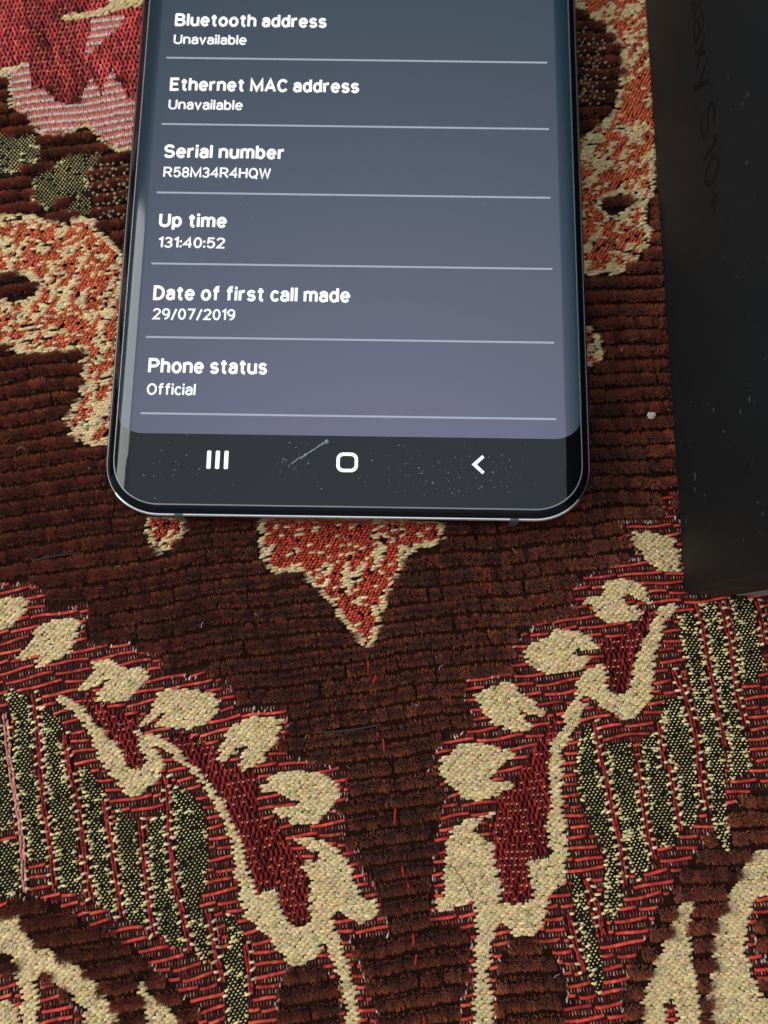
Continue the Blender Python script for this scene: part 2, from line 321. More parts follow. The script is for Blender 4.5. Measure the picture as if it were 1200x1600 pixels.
def tube(path, rad, rid, layer, col, sides=5):
    """path Nx3 in u,v,z"""
    n = len(path)
    if n < 2: return
    d = np.gradient(path[:, :2], axis=0); d /= np.maximum(np.hypot(*d.T), 1e-6)[:, None]
    nx, ny = -d[:, 1], d[:, 0]
    a = np.radians(np.linspace(-30, 210, sides))
    rad = np.broadcast_to(rad, (n,))
    V = np.stack([path[:, 0:1]+np.cos(a)[None]*nx[:, None]*rad[:, None], path[:, 1:2]+np.cos(a)[None]*ny[:, None]*rad[:, None], path[:, 2:3]+np.sin(a)[None]*rad[:, None]], 2).reshape(-1, 3)
    i, k = np.meshgrid(np.arange(n-1), np.arange(sides-1), indexing='ij')
    Q = np.stack([i*sides+k, i*sides+k+1, (i+1)*sides+k+1, (i+1)*sides+k], 2).reshape(-1, 4)
    c = np.repeat(np.broadcast_to(col, (n, 3)), sides, 0)
    add(rid, layer, V, Q, c)
def lattice(du, dv, stag=.5, jit=.06):
    us = np.arange(U0+2, U0+NU*RES-2, du); vs = np.arange(V0+2, V0+NV*RES-2, dv)
    Ug, Vg = np.meshgrid(us, vs); k = np.arange(len(vs))[:, None]
    Ug = Ug + du*((k*stag) % 1.0)
    Ug = Ug + rng.normal(0, jit*du, Ug.shape); Vg = Vg + rng.normal(0, jit*dv, Vg.shape)
    return Ug.ravel(), Vg.ravel(), (k+0*Ug.astype(int)).ravel()
def inview(u, v):
    x, y = fab(u, v)
    c, s = math.cos(TILT), math.sin(TILT)
    wz = y*s+H*c; X = FPX*x/wz; Y = -FPX*(y*c-H*s)/wz
    return (np.abs(X) < 740) & (np.abs(Y) < 940)
def kind_at(u, v): return kinds[region_at(u, v)]
def colour(n, base, var, hue=.05):
    b = np.array(base)[None]*(1+rng.normal(0, var, n))[:, None]*(1+rng.normal(0, hue, (n, 3)))
    return np.clip(b, .002, 1)
def pick(u, v, *more, ks):
    m = inview(u, v); u, v = u[m], v[m]; more = [q[m] for q in more]
    m = np.isin(kind_at(u, v), ks)
    return [u[m], v[m]] + [q[m] for q in more]
CREAM = (.56, .405, .195); RED = (.46, .040, .027); CRIM = (.165, .011, .010); SALM = (.50, .17, .10); BLK = (.012, .011, .010)
# --- cream: short weft floats laid like bricks
u, v, k = lattice(.98, .385, .46, .08); u, v, k = pick(u, v, k, ks=['C'])
n = len(u)
floats(u, v, 1.12+rng.normal(0, .13, n), .49+rng.normal(0, .03, n), .26+rng.normal(0, .04, n), rng.normal(.06, .07, n), .18, colour(n, CREAM, .14, .05), 'cream')
m = rng.random(n) < .10           # pale warp stitches peeping through
floats(u[m]+.5, v[m]+.15, .42, .2, .3, np.full(m.sum(), 1.5), .28, colour(m.sum(), (.66, .60, .50), .1), 'cream')
# --- red hatch: thick red weft yarns, between them fine pale warp stitches on black
rowp = 1.50
for r in range(int(V0/rowp)+2, int((V0+NV*RES)/rowp)-2):
    for vv, sub in ((r*rowp, 0),):
        us = np.arange(U0+1, U0+NU*RES-1, .1)
        wob = .10*np.sin(us*.9+r*2.1)+.16*(vnoise(us+50, us*0+r*3.7+200, 6, 3)-.5)
        saw = (us/7.5+r*.37+.15*np.sin(r*1.7)) % 1.0
        vline = vv+wob+.36*(saw-.5)
        ok = inview(us, vline) & (kinds[region_at(us, vline)] == 'R')
        a_, b_ = cover(us, vline); ok &= (a_ < 5) & (b_ < 5) & (np.r_[np.diff(saw), 1] > 0)
        e = np.flatnonzero(np.diff(np.r_[0, ok.astype(int), 0]))
        for s0, s1 in zip(e[::2], e[1::2]):
            if s1-s0 < 4: continue
            uu = us[s0:s1:4]; 
            if len(uu) < 3: uu = us[s0:s1:2]
            if len(uu) < 2: continue
            vl = np.interp(uu, us, vline)
            t = np.linspace(0, 1, len(uu))
            z = .30+.06*np.sin(uu*7.5+r)+rng.normal(0, .02, len(uu)); z[0] = z[-1] = .08
            rad = .225*(1+.10*np.sin(uu*9+r*1.3))
            base = np.array(RED)*(1+rng.normal(0, .16))
            if rng.random() < .12: base = base*np.array([1.1, 1.6, 1.2])
            cc = base[None]*(1+.22*np.sin(uu*14+r)[:, None])+np.array([.12, .05, .02])[None]*(rng.random(len(uu)) < .18)[:, None]
            rr = int(region_at(np.array([uu[len(uu)//2]]), np.array([vl[len(uu)//2]]))[0])
            tube(np.stack([uu, vl, z], 1), rad, rr, 'red', np.clip(cc, .005, 1))
for dv0 in (.75,):
    us = np.arange(U0+2, U0+NU*RES-2, .46); vs = np.arange(int(V0/rowp)+2, int((V0+NV*RES)/rowp)-2)*rowp+dv0
    Ug, Vg = np.meshgrid(us, vs); Ug = (Ug+rng.normal(0, .03, Ug.shape)+(.2 if dv0 > .7 else 0)).ravel(); Vg = (Vg+rng.normal(0, .03, Vg.shape)).ravel()
    u, v = pick(Ug, Vg, ks=['R']); n = len(u)
    c = colour(n, (.32, .19, .12), .35, .08); m = rng.random(n) < .50; c[m] = colour(m.sum(), (.26, .045, .030), .25)
    m = rng.random(n) < .22; c[m] = colour(m.sum(), (.04, .025, .02), .3)
    floats(u, v, .62, .17, .24, np.full(n, 1.57)+rng.normal(0, .1, n), .08, c, 'stitch')
# --- green leaf: pale dots in twill over dark green warps
u, v, k = lattice(.64, .40, .5, .03); u, v, k = pick(u, v, k, ks=['G']); m = rng.random(len(u)) > .08; u, v = u[m], v[m]; n = len(u)
vn = vnoise(u+100, v+100, 2.2, 5)
c = colour(n, (.80, .65, .29), .14, .05); c *= (.50+.66*vn)[:, None]
floats(u, v, .28+rng.normal(0, .03, n), .18+rng.normal(0, .02, n), .20, np.full(n, .45)+rng.normal(0, .1, n), .22, np.clip(c, .01, 1), 'dots')
m = (rng.random(n) < .05*(vn > .55))
floats(u[m], v[m], .95, .38, .30, rng.normal(.1, .15, m.sum()), .20, colour(m.sum(), (.58, .50, .24), .1), 'dots')
u, v, k = lattice(.29, 1.0, .5, .03); u, v, k = pick(u, v, k, ks=['G']); n = len(u)
floats(u, v, 1.05, .24, .16, np.full(n, 1.57), .02, colour(n, (.009, .009, .004), .3), 'ground')
u, v, k = lattice(.62, .62, .5, .08); u, v, k = pick(u, v, k, ks=['G'])
m = ((kind_at(u-.75, v) != 'G') | ((kind_at(u+.6, v) != 'G') & (rng.random(len(u)) < .5))) & (rng.random(len(u)) < .52); n = m.sum()
floats(u[m], v[m], .74+rng.normal(0, .12, n), .38, .34, rng.normal(.2, .25, n), .22, colour(n, (.62, .49, .22), .16), 'dots')
u, v, k = lattice(.36, 1.0, .5, .05); u, v, k = pick(u, v, k, ks=['R']); n = len(u)
floats(u, v, 1.05, .26, .10, np.full(n, 1.57), .01, colour(n, (.050, .010, .008), .4), 'ground')
u, v, k = lattice(.46, .60, .5, .12); u, v, k = pick(u, v, k, ks=['R'])
m = (np.isin(kind_at(u, v+.8), ['B']) | np.isin(kind_at(u+.6, v), ['B']) | np.isin(kind_at(u-.6, v), ['B'])) & (rng.random(len(u)) < .24); n = m.sum()
floats(u[m], v[m], .60+rng.normal(0, .12, n), .24, .34, np.full(n, 1.4)+rng.normal(0, .3, n), .30, colour(n, (.46, .36, .29), .3, .06), 'loops')
# --- crimson: vertical ribs with salmon dots
u, v, k = lattice(.74, .95, .5, .05); u, v, k = pick(u, v, k, ks=['D']); n = len(u)
c = colour(n, CRIM, .28, .08)
c *= (.55+.95*vnoise(u*3.0+200, v*.5+200, 2.2, 41))[:, None]
x_, y_ = fab(u, v)
top = (y_ > 45); c[top] *= np.array([2.5, 4.0, 4.0])*(.40+1.15*vnoise(u[top]*1.3+70, v[top]*.6+70, 3.2, 44))[:, None]
floats(u, v, 1.30, .46, .34, np.full(n, 1.57)+rng.normal(0, .12, n), .12, np.clip(c, .005, .8), 'ribs')
m = rng.random(n) < .50
floats(u[m]+.30, v[m]+.2, .36, .30, .28, rng.normal(.5, .4, m.sum()), .32, colour(m.sum(), SALM, .25, .1), 'specks')
# --- rust flowers: red beads in slanting bands among cream floats
u, v, k = lattice(.62, .44, .5, .09); u, v, k = pick(u, v, k, ks=['O'])
i = np.clip(((v-V0)/RES).astype(int), 0, NV-1); j = np.clip(((u-U0)/RES).astype(int), 0, NU-1)
band = vnoise((u*.55+v*.83)*.40+300, (u*.83-v*.55)*1.25+300, 1.0, 11)+.30*vnoise(u+90, v+90, .9, 12)
y_o = fab(u, v)[1]; tip_ = y_o < 24
red = (band > np.where(tip_, .38, .57)) & (rng.random(len(u)) > .10) & Ocore[i, j]
n = red.sum()
floats(u[red], v[red], .66, .42, .34, rng.normal(.45, .12, n), .16, np.where(tip_[red][:, None], .92*np.array([[.9, .55, .7]]), 1.0)*colour(n, (.54, .112, .045), .26, .10), 'beads')
cr = ~red & (rng.random(len(u)) < .74); n = cr.sum()
floats(u[cr], v[cr], 1.25+rng.normal(0, .25, n), .46, .34, rng.normal(.12, .16, n), .20, colour(n, (.60, .44, .22), .12, .05), 'cream')
# --- pink petals: rows of rosy stitches with whitish rows between
rowq = 1.45
for dv0, ln, base, zz in ((0, .75, (.62, .20, .16), .14), (.42, .55, (.55, .12, .10), .12), (.95, .60, (.70, .55, .44), .24)):
    us = np.arange(U0+2, U0+NU*RES-2, .34); vs = np.arange(int(V0/rowq)+2, int((V0+NV*RES)/rowq)-2)*rowq+dv0
    Ug, Vg = np.meshgrid(us, vs); Ug = (Ug+rng.normal(0, .03, Ug.shape)).ravel(); Vg = (Vg+rng.normal(0, .04, Vg.shape)).ravel()
    u, v = pick(Ug, Vg, ks=['P']); n = len(u)
    floats(u, v, ln, .30, .26, np.full(n, 1.57)+rng.normal(0, .15, n), zz, colour(n, base, .14, .05), 'stitch')
# --- veins
for q, (p, pale) in enumerate(veins):
    rid = vein_rid0+q
    P = resample(p, .35); n = len(P)
    if n < 4: continue
    for off, st_ in ((-.21, .78), (.21, .86)):
        C_ = resample(p, st_); n = len(C_); 
        if n < 3: continue
        dd = np.gradient(C_, axis=0); an = np.arctan2(dd[:, 1], dd[:, 0])
        floats(C_[:, 0]+off+rng.normal(0, .06, n), C_[:, 1]+rng.normal(0, .08, n), 1.02+rng.normal(0, .1, n), .36+rng.normal(0, .04, n), .30, an+rng.normal(0, .10, n), .16,
               colour(n, (.55, .22, .17) if pale else (.25, .022, .018), .28, .08), 'cord', rid=rid)
    for sg in (-1, 1):
        S = resample(p, 1.22)[(0 if sg > 0 else 1):]; S = S+np.array([[0, .6*(sg > 0)]]); n = len(S)
        kp = rng.random(n) < .86; S = S[kp]; n = len(S)
        floats(S[:, 0]+sg*.52+rng.normal(0, .08, n), S[:, 1]+rng.normal(0, .10, n), (.60 if pale else .84)+rng.normal(0, .14, n), .42, .36, rng.normal(.2, .25, n), .24, colour(n, (.58, .43, .23), .2, .07), 'stitches', rid=rid)
# --- speckles on the dark pile
u, v, k = lattice(1.0, .8, .5, .22); u, v, k = pick(u, v, k, ks=['X']); n = len(u); m = rng.random(n) < .8
floats(u[m], v[m], .55, .36, .3, rng.normal(.5, .4, m.sum()), .85, colour(m.sum(), (.30, .24, .13), .3, .08), 'specks')

# --- brown chenille pile: ribs of tufts, every tuft a fan of fibres
RIB = 2.45
ribs = np.arange(int(V0/RIB)+2, int((V0+NV*RES)/RIB)-2)
tu, tv, tr = [], [], []
for r in ribs:
    us = np.arange(U0+1.5, U0+NU*RES-1.5, .98)+rng.uniform(0, .9)
    us = us+rng.normal(0, .26, len(us))
    vv = r*RIB+.45*(vnoise(us+60, us*0+r*5.1+100, 9, 21)-.5)+rng.normal(0, .06, len(us))
    tu.append(us); tv.append(vv); tr.append(np.full(len(us), r))
tu, tv, tr = map(np.concatenate, (tu, tv, tr))
m = inview(tu, tv) & np.isin(kind_at(tu, tv), ['B', 'X']); tu, tv, tr = tu[m], tv[m], tr[m]
a_, b_ = cover(tu, tv); m = (a_ < 4) & (b_ < 4); tu, tv, tr, a_, b_ = tu[m], tv[m], tr[m], a_[m], b_[m]
NT = len(tu); NF = 140
hscale = np.where((a_ > -1.6), .60, 1.0)*np.where(b_ > -.2, .45, 1)*(1+rng.normal(0, .07, NT))
tcol = colour(NT, (.290, .074, .034), .20, .07)
tcol *= (.62+.52*vnoise(tu+80, tv+80, 9, 31)+.24*vnoise(tu*.5+80, tr*3.3+80, 2.0, 33))[:, None]

lean = rng.normal(0, .07, (NT, 1)); leanv = rng.normal(0, .06, (NT, 1))
ax = .78+rng.normal(0, .08, (NT, 1)); ay = 1.06+rng.normal(0, .06, (NT, 1))
fu = rng.uniform(-1, 1, (NT, NF)); fv = rng.uniform(-1, 1, (NT, NF)); fv = fv*(.72+.28*np.abs(fv))
du = ax*fu; dv = ay*fv
rr_ = np.abs(fv)
dz = (1.18*np.sqrt(np.maximum(0, 1-(fv*.95)**2))*(1-.24*fu**4)+.05+rng.normal(0, .07, (NT, NF)))*hscale[:, None]
tip = np.stack([tu[:, None]+du+lean+rng.normal(0, .10, du.shape), tv[:, None]+dv+leanv+rng.normal(0, .07, du.shape), dz], 2)
root = np.stack([tu[:, None]+du*.90, tv[:, None]+dv*.55, dz*.30-.05], 2)
d = tip-root; d /= np.linalg.norm(d, axis=2, keepdims=True)
outn = np.stack([fu*.35, fv*.8, np.sqrt(np.maximum(.05, 1-rr_**2))], 2)
side = np.cross(d, outn+rng.normal(0, .38, d.shape)); side /= np.maximum(np.linalg.norm(side, axis=2, keepdims=True), 1e-5)
wdt = (.052+rng.normal(0, .010, (NT, NF, 1)))
V = np.stack([root-side*wdt, root+side*wdt, tip+side*wdt*.55, tip-side*wdt*.55], 2).reshape(-1, 3)
fc = tcol[:, None, :]*(1+rng.normal(0, .30, (NT, NF, 1)))
fc = np.repeat(np.clip(fc, .003, .5).reshape(-1, 3), 4, 0)
Q = np.arange(len(V)).reshape(-1, 4)
add(0, 'pile', V, Q, fc)
# red warp ends peeping out of the pile along the middle of the pattern, and a few grey core yarns in the furrows
for ax_, ay_, bx_, by_ in ((575,1030,576,1048),(588,1052,583,1068),(590,1141,592,1150),(599,1152,600,1174),(618,1262,617,1288),(629,1352,632,1368),(637,1378,640,1388),(645,1458,646,1478),(651,1490,648,1508),(663,1585,664,1600)):
    p0, p1 = np.array(px2uv(ax_, ay_)), np.array(px2uv(bx_, by_)); t = np.linspace(0, 1, 5)[:, None]
    P = p0+(p1-p0)*t
    tube(np.stack([P[:, 0], P[:, 1], np.array([.7, 1.08, 1.15, 1.08, .7])], 1), .16, 0, 'warp_end', (.36, .02, .02))
for _ in range(30):
    r = rng.integers(ribs[0], ribs[-1]); u0 = rng.uniform(U0+5, U0+NU*RES-20); uu = np.arange(u0, u0+rng.uniform(3, 11), .5)
    vv = (r+.5)*RIB+.25*np.sin(uu*.4+r)
    if not (np.all(kind_at(uu, vv) == 'B') and np.all(inview(uu, vv))): continue
    a_, b_ = cover(uu, vv)
    if (a_ > -.5).any() or (b_ > -.5).any(): continue
    z = .30+.22*np.sin(np.linspace(0, np.pi, len(uu))); 
    tube(np.stack([uu, vv, z], 1), .15, 0, 'core_yarn', (.040, .033, .033))

for _ in range(80):
    u0, v0 = rng.uniform(-75, 75), rng.uniform(-80, 100)
    if not inview(np.array([u0]), np.array([v0]))[0]: continue
    a_, b_ = cover(np.array([u0]), np.array([v0]))
    if a_[0] > -1.5 or b_[0] > -1.5: continue
    kd = kind_at(np.array([u0]), np.array([v0]))[0]; zz = .95 if kd in 'BX' else .5
    th0 = rng.uniform(0, np.pi); t = np.linspace(-.5, .5, 5)*rng.uniform(.5, 1.4); bend = rng.normal(0, .5)
    tube(np.stack([u0+t*np.cos(th0)-bend*t*t*np.sin(th0), v0+t*np.sin(th0)+bend*t*t*np.cos(th0), zz+.12*np.cos(t*2)], 1), rng.uniform(.02, .05), 0, 'stray', (.40, .36, .34), 4)
# ------------------------------------------------------------------ cover meshes
yarn = principled('satin_yarn', rough=.6, spec=.14, attr=True, noise=.22, nscale=2600)
pile = principled('chenille_pile', rough=.85, spec=.15, attr=True, sheen=.12)
basem = principled('dark_warp_ground', (.020, .009, .006), .95, spec=.0, noise=.4, nscale=1500)
gu, gv = np.meshgrid(np.linspace(-105, 105, 85), np.linspace(-105, 150, 103))
gx, gy = fab(gu.ravel(), gv.ravel())
i, j = np.meshgrid(np.arange(102), np.arange(84), indexing='ij')
gq = np.stack([i*85+j, i*85+j+1, (i+1)*85+j+1, (i+1)*85+j], 2).reshape(-1, 4)
cloth = link('tapestry_cover', mesh_np('tapestry_cover', np.stack([gx, gy, np.zeros_like(gx)], 1), gq), basem,
             kind='structure', label='brown chenille cover woven with cream, red and green leaf scrolls', category='cover')
def finish(name, parts, mat, **props):
    off = 0; Vs, Qs, Cs = [], [], []
    for v, q, c in parts:
        Vs.append(v); Qs.append(q+off); Cs.append(c); off += len(v)
    V = np.concatenate(Vs); Q = np.concatenate(Qs); C = np.concatenate(Cs)
    wu = .12*np.sin(V[:, 1]*.31+1)+.08*np.sin(V[:, 0]*.23); wv = .18*np.sin(V[:, 0]*.21)+.10*np.sin(V[:, 0]*.47+V[:, 1]*.1)
    x, y = fab(V[:, 0]+wu, V[:, 1]+wv)
    return link(name, mesh_np(name, np.stack([x, y, V[:, 2]], 1), Q, C), mat, cloth, **props)
by = {}
for (rid, layer), parts in buckets.items():
    by.setdefault((rid, 'pile' if layer == 'pile' else 'yarn'), []).extend(parts)
for (rid, grp), parts in sorted(by.items()):
    kd, nm = regions[rid]
    if rid == 0:
        finish('brown_pile' if grp == 'pile' else 'stray_fibres', parts, pile if grp == 'pile' else yarn, kind='stuff')
    else:
        finish(nm, parts, yarn, kind='stuff')

# ------------------------------------------------------------------ phone
phone = bpy.data.objects.new('smartphone', None); COL.objects.link(phone)
phone.location = (PX*MM, PY*MM, PZ*MM); phone.rotation_euler = (0, 0, PYAW); phone.empty_display_size = .02
phone['label'] = 'black smartphone with curved glass showing a status list, lying on the woven cover'; phone['category'] = 'phone'
PT = 7.8
SIDE_W, SIDE_D = 4.2, 2.7
def gz(x, y, d):
    """height of the front glass; d = distance inside the outline"""
    dx = PW/2-np.abs(x)
    s = np.clip((SIDE_W-dx)/SIDE_W, 0, 1)*.92
    drop = SIDE_D*(.30*s/.92+.70*(1-np.sqrt(1-s*s))/(1-math.sqrt(1-.92**2)))
    e = np.clip(1.5-d, 0, 1.5)
    drop2 = .60*e+.10*e*e
    return PT-np.maximum(drop, 0)-drop2*np.clip(1-s*1.2, 0, 1)
def outline(inset, n=18, m=40):
    """rounded rectangle, origin at the middle of the bottom edge; constant point count"""
    r = max(PR-inset, .3); hw = PW/2-inset; y0, y1 = inset-.65, PL-inset
    pts = []
    def arc(cx, cy, a0):
        for t in np.linspace(0, 1, n, endpoint=False):
            a = math.radians(a0+90*t); pts.append((cx+r*math.cos(a), cy+r*math.sin(a)))
    def lin(p, q):
        for t in np.linspace(0, 1, m if p[0] == q[0] else 170, endpoint=False): pts.append((p[0]+(q[0]-p[0])*t, p[1]+(q[1]-p[1])*t))
    arc(hw-r, y1-r, 0); lin((hw-r, y1), (-hw+r, y1)); arc(-hw+r, y1-r, 90); lin((-hw, y1-r), (-hw, y0+r))
    arc(-hw+r, y0+r, 180); lin((-hw+r, y0), (hw-r, y0)); arc(hw-r, y0+r, 270); lin((hw, y0+r), (hw, y1-r))
    return np.array(pts)
def loft(rings, cap=False):
    n = len(rings[0]); V = np.concatenate(rings); Q = []
    for i in range(len(rings)-1):
        a = np.arange(n); b = (a+1) % n
        Q.append(np.stack([i*n+a, i*n+b, (i+1)*n+b, (i+1)*n+a], 1))
    return V, np.concatenate(Q)
black_glass = principled('black_front_glass', (.0025, .003, .0035), .085, spec=.36, noise=0)
rimm = principled('glint_chamfer', (.74, .73, .72), .28, metal=1, noise=.06, nscale=300)  # rim reflection painted in as lighter metal on the phone's ends
steel = principled('dark_polished_steel', (.17, .165, .165), .2, metal=1, noise=.06, nscale=300)
plastic = principled('antenna_plastic', (.06, .07, .07), .45, noise=.1, nscale=900)
backm = principled('black_back_glass', (.004, .004, .005), .08, spec=.5)
# front glass
rings = []
for ins in (.30, .42, .6, .8, 1.0, 1.2, 1.35, 1.46, 1.5, 1.56, 1.7, 2.0, 2.5, 3.0, 3.6, 4.1, 4.2, 4.35, 5.0, 6.5, 8.5):
    o = outline(ins); rings.append(np.c_[o, gz(o[:, 0], o[:, 1], np.full(len(o), ins))])
GV, GQ = loft(rings)
nring = len(rings[0])
me = mesh_np('front_glass', GV, GQ)
import bmesh
def cap_last(me, idx, flip=False):
    bm = bmesh.new(); bm.from_mesh(me); bm.verts.ensure_lookup_table()
    f = bm.faces.new([bm.verts[i] for i in idx]); f.normal_update()
    bmesh.ops.recalc_face_normals(bm, faces=bm.faces); bm.to_mesh(me); bm.free()
    for p in me.polygons: p.use_smooth = True
cap_last(me, range(len(GV)-nring, len(GV)))
link('front_glass', me, black_glass, phone)
# frame: follows the edge of the glass
def frame_rings(out=0.0, sel=None):
    o0 = outline(.30); zg = gz(o0[:, 0], o0[:, 1], np.full(len(o0), .30))
    prof = [(.36, -.12, 1), (.31, .04, 1), (.20, .10, 1), (.06, .02, 1), (-.06, -.16, 1), (-.17, -.5, 1), (-.25, -1.1, 1), (-.27, .55, 0), (-.12, .37, 0), (.35, .19, 0), (1.1, .08, 0), (2.4, .0, 0), (3.2, 0, 0)]
    R = []
    for ins, z, rel in prof:
        o = outline(ins-out)
        zz = zg+z+out if rel else z*(zg-1)+.02-out*.5
        R.append(np.c_[o, np.maximum(zz, 0)])
    return R
R = frame_rings(); V, Q = loft(R[4:]); fr_ = link('frame', mesh_np('frame', V, Q), steel, phone)
V, Q = loft(R[:5]); ch_ = link('chamfer', mesh_np('chamfer', V, Q), rimm, fr_)
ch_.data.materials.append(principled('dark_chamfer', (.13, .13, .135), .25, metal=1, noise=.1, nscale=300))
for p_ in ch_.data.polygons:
    if abs(p_.center.x) > (PW/2-2.2)*MM: p_.material_index = 1  # long sides take the dark metal; painted glint stays on the ends
bm = bmesh.new(); vs = [bm.verts.new(tuple(p*MM)) for p in R[-1]+np.array([0, 0, .01])]; bm.faces.new(vs); me = bpy.data.meshes.new('back_glass'); bm.to_mesh(me); bm.free()
link('back_glass', me, backm, phone)
# antenna bands on the bottom edge and one on each long side
def local(px, py, z=PT): 
    x, y = ray(px, py, PZ+z); dx, dy = x-PX, y-PY
    return dx*pc+dy*ps, -dx*ps+dy*pc
Rb = frame_rings(.03)
ob = outline(0)
def band(test):
    ids = np.flatnonzero(test(ob))
    ids = [i for i in ids]
    n = len(ids); V = np.concatenate([r[ids] for r in Rb[1:9]]); Q = []
    for k in range(7):
        for a in range(n-1):
            if ids[a+1] == ids[a]+1 : Q.append((k*n+a, k*n+a+1, (k+1)*n+a+1, (k+1)*n+a))
    return mesh_np('antenna_band', V, Q)
for xc in (local(277, 803)[0], local(806, 806)[0]):
    link('antenna_band', band(lambda o: (np.abs(o[:, 0]-xc) < .85) & (o[:, 1] < 2)), plastic, phone)
# edge of the clear protective film on the glass
R = []
for ins, up in ((1.44, .0), (1.48, .05), (1.56, .06), (1.64, .0)):
    o = outline(ins); R.append(np.c_[o, gz(o[:, 0], o[:, 1], np.full(len(o), ins))+up+.004])
V, Q = loft(R); link('film_edge', mesh_np('film_edge', V, Q), principled('film_edge', (.22, .24, .25), .2, spec=.6), phone)

# content card: the lit panel, follows the curve of the glass
card_bot = (local(520, 681)[1])
hw = PW/2-1.35
def card_mesh():
    xs = np.r_[np.linspace(-hw, -hw+5, 26), np.linspace(-hw+5.5, hw-5.5, 24), np.linspace(hw-5, hw, 26)]
    yb = []
    for x in xs:
        r = 4.6; dx = hw-abs(x)
        yb.append(card_bot + (r-math.sqrt(max(0, r*r-(r-dx)**2)) if dx < r else 0))
    yb = np.array(yb); yt = PL-6.0
    rows = np.linspace(0, 1, 30)
    V = []
    for t in rows:
        y = yb+(yt-yb)*t
        V.append(np.c_[xs, y, gz(xs, y, np.full(len(xs), 5.0))+.015])
    n = len(xs); V = np.concatenate(V)
    i, j = np.meshgrid(np.arange(29), np.arange(n-1), indexing='ij')
    return mesh_np('content_panel', V, np.stack([i*n+j, i*n+j+1, (i+1)*n+j+1, (i+1)*n+j], 2).reshape(-1, 4))
panel = principled('lit_panel', (.003, .003, .004), .085, spec=.36, emis=(.1, .1, .16), estr=1.0)
pn = panel.node_tree; ge = pn.nodes.new('ShaderNodeNewGeometry'); dt = pn.nodes.new('ShaderNodeVectorMath'); dt.operation = 'DOT_PRODUCT'
pr = pn.nodes.new('ShaderNodeValToRGB'); pn.links.new(ge.outputs['Incoming'], dt.inputs[0]); pn.links.new(ge.outputs['Normal'], dt.inputs[1])
pn.links.new(dt.outputs['Value'], pr.inputs[0]); pn.links.new(pr.outputs[0], pn.nodes['Principled BSDF'].inputs['Emission Color'])
cr_ = pr.color_ramp; cr_.elements[0].position = .35; cr_.elements[0].color = (.002, .005, .008, 1); cr_.elements[1].position = .985; cr_.elements[1].color = (.150, .140, .220, 1)
for ps_, cl_ in ((.62, (.013, .032, .048, 1)), (.78, (.050, .068, .098, 1)), (.90, (.095, .106, .158, 1))):
    e_ = cr_.elements.new(ps_); e_.color = cl_
link('content_panel', card_mesh(), panel, phone)
white = principled('lit_white', (.01, .01, .01), .1, emis=(.95, 1.0, 1.0), estr=1.25)
grey = principled('lit_grey', (.01, .01, .01), .1, emis=(.36, .39, .47), estr=1.0)
ZT = PT+.03
def plate(name, polys, mat, z=ZT, t=.02):
    bm = bmesh.new()
    for pts in polys:
        lo = [bm.verts.new((x*MM, y*MM, z*MM)) for x, y in pts]; hi = [bm.verts.new((x*MM, y*MM, (z+t)*MM)) for x, y in pts]
        n = len(pts); bm.faces.new(hi); bm.faces.new(lo[::-1])
        for i in range(n): bm.faces.new((lo[i], lo[(i+1) % n], hi[(i+1) % n], hi[i]))
    bmesh.ops.recalc_face_normals(bm, faces=bm.faces)
    me = bpy.data.meshes.new(name); bm.to_mesh(me); bm.free()
    return link(name, me, mat, phone)
SEP_Y0, SEP_P = 76.085, 12.245
for k in range(-5, 6):
    y = SEP_Y0-SEP_P*k
    plate('divider_line', [[(-31.58, y-.15), (31.44, y-.15), (31.44, y+.15), (-31.58, y+.15)]], grey)
X = .74
def a_(cx, cy, rx, ry, a0, a1): return ('a', cx, cy, rx, ry, a0, a1)
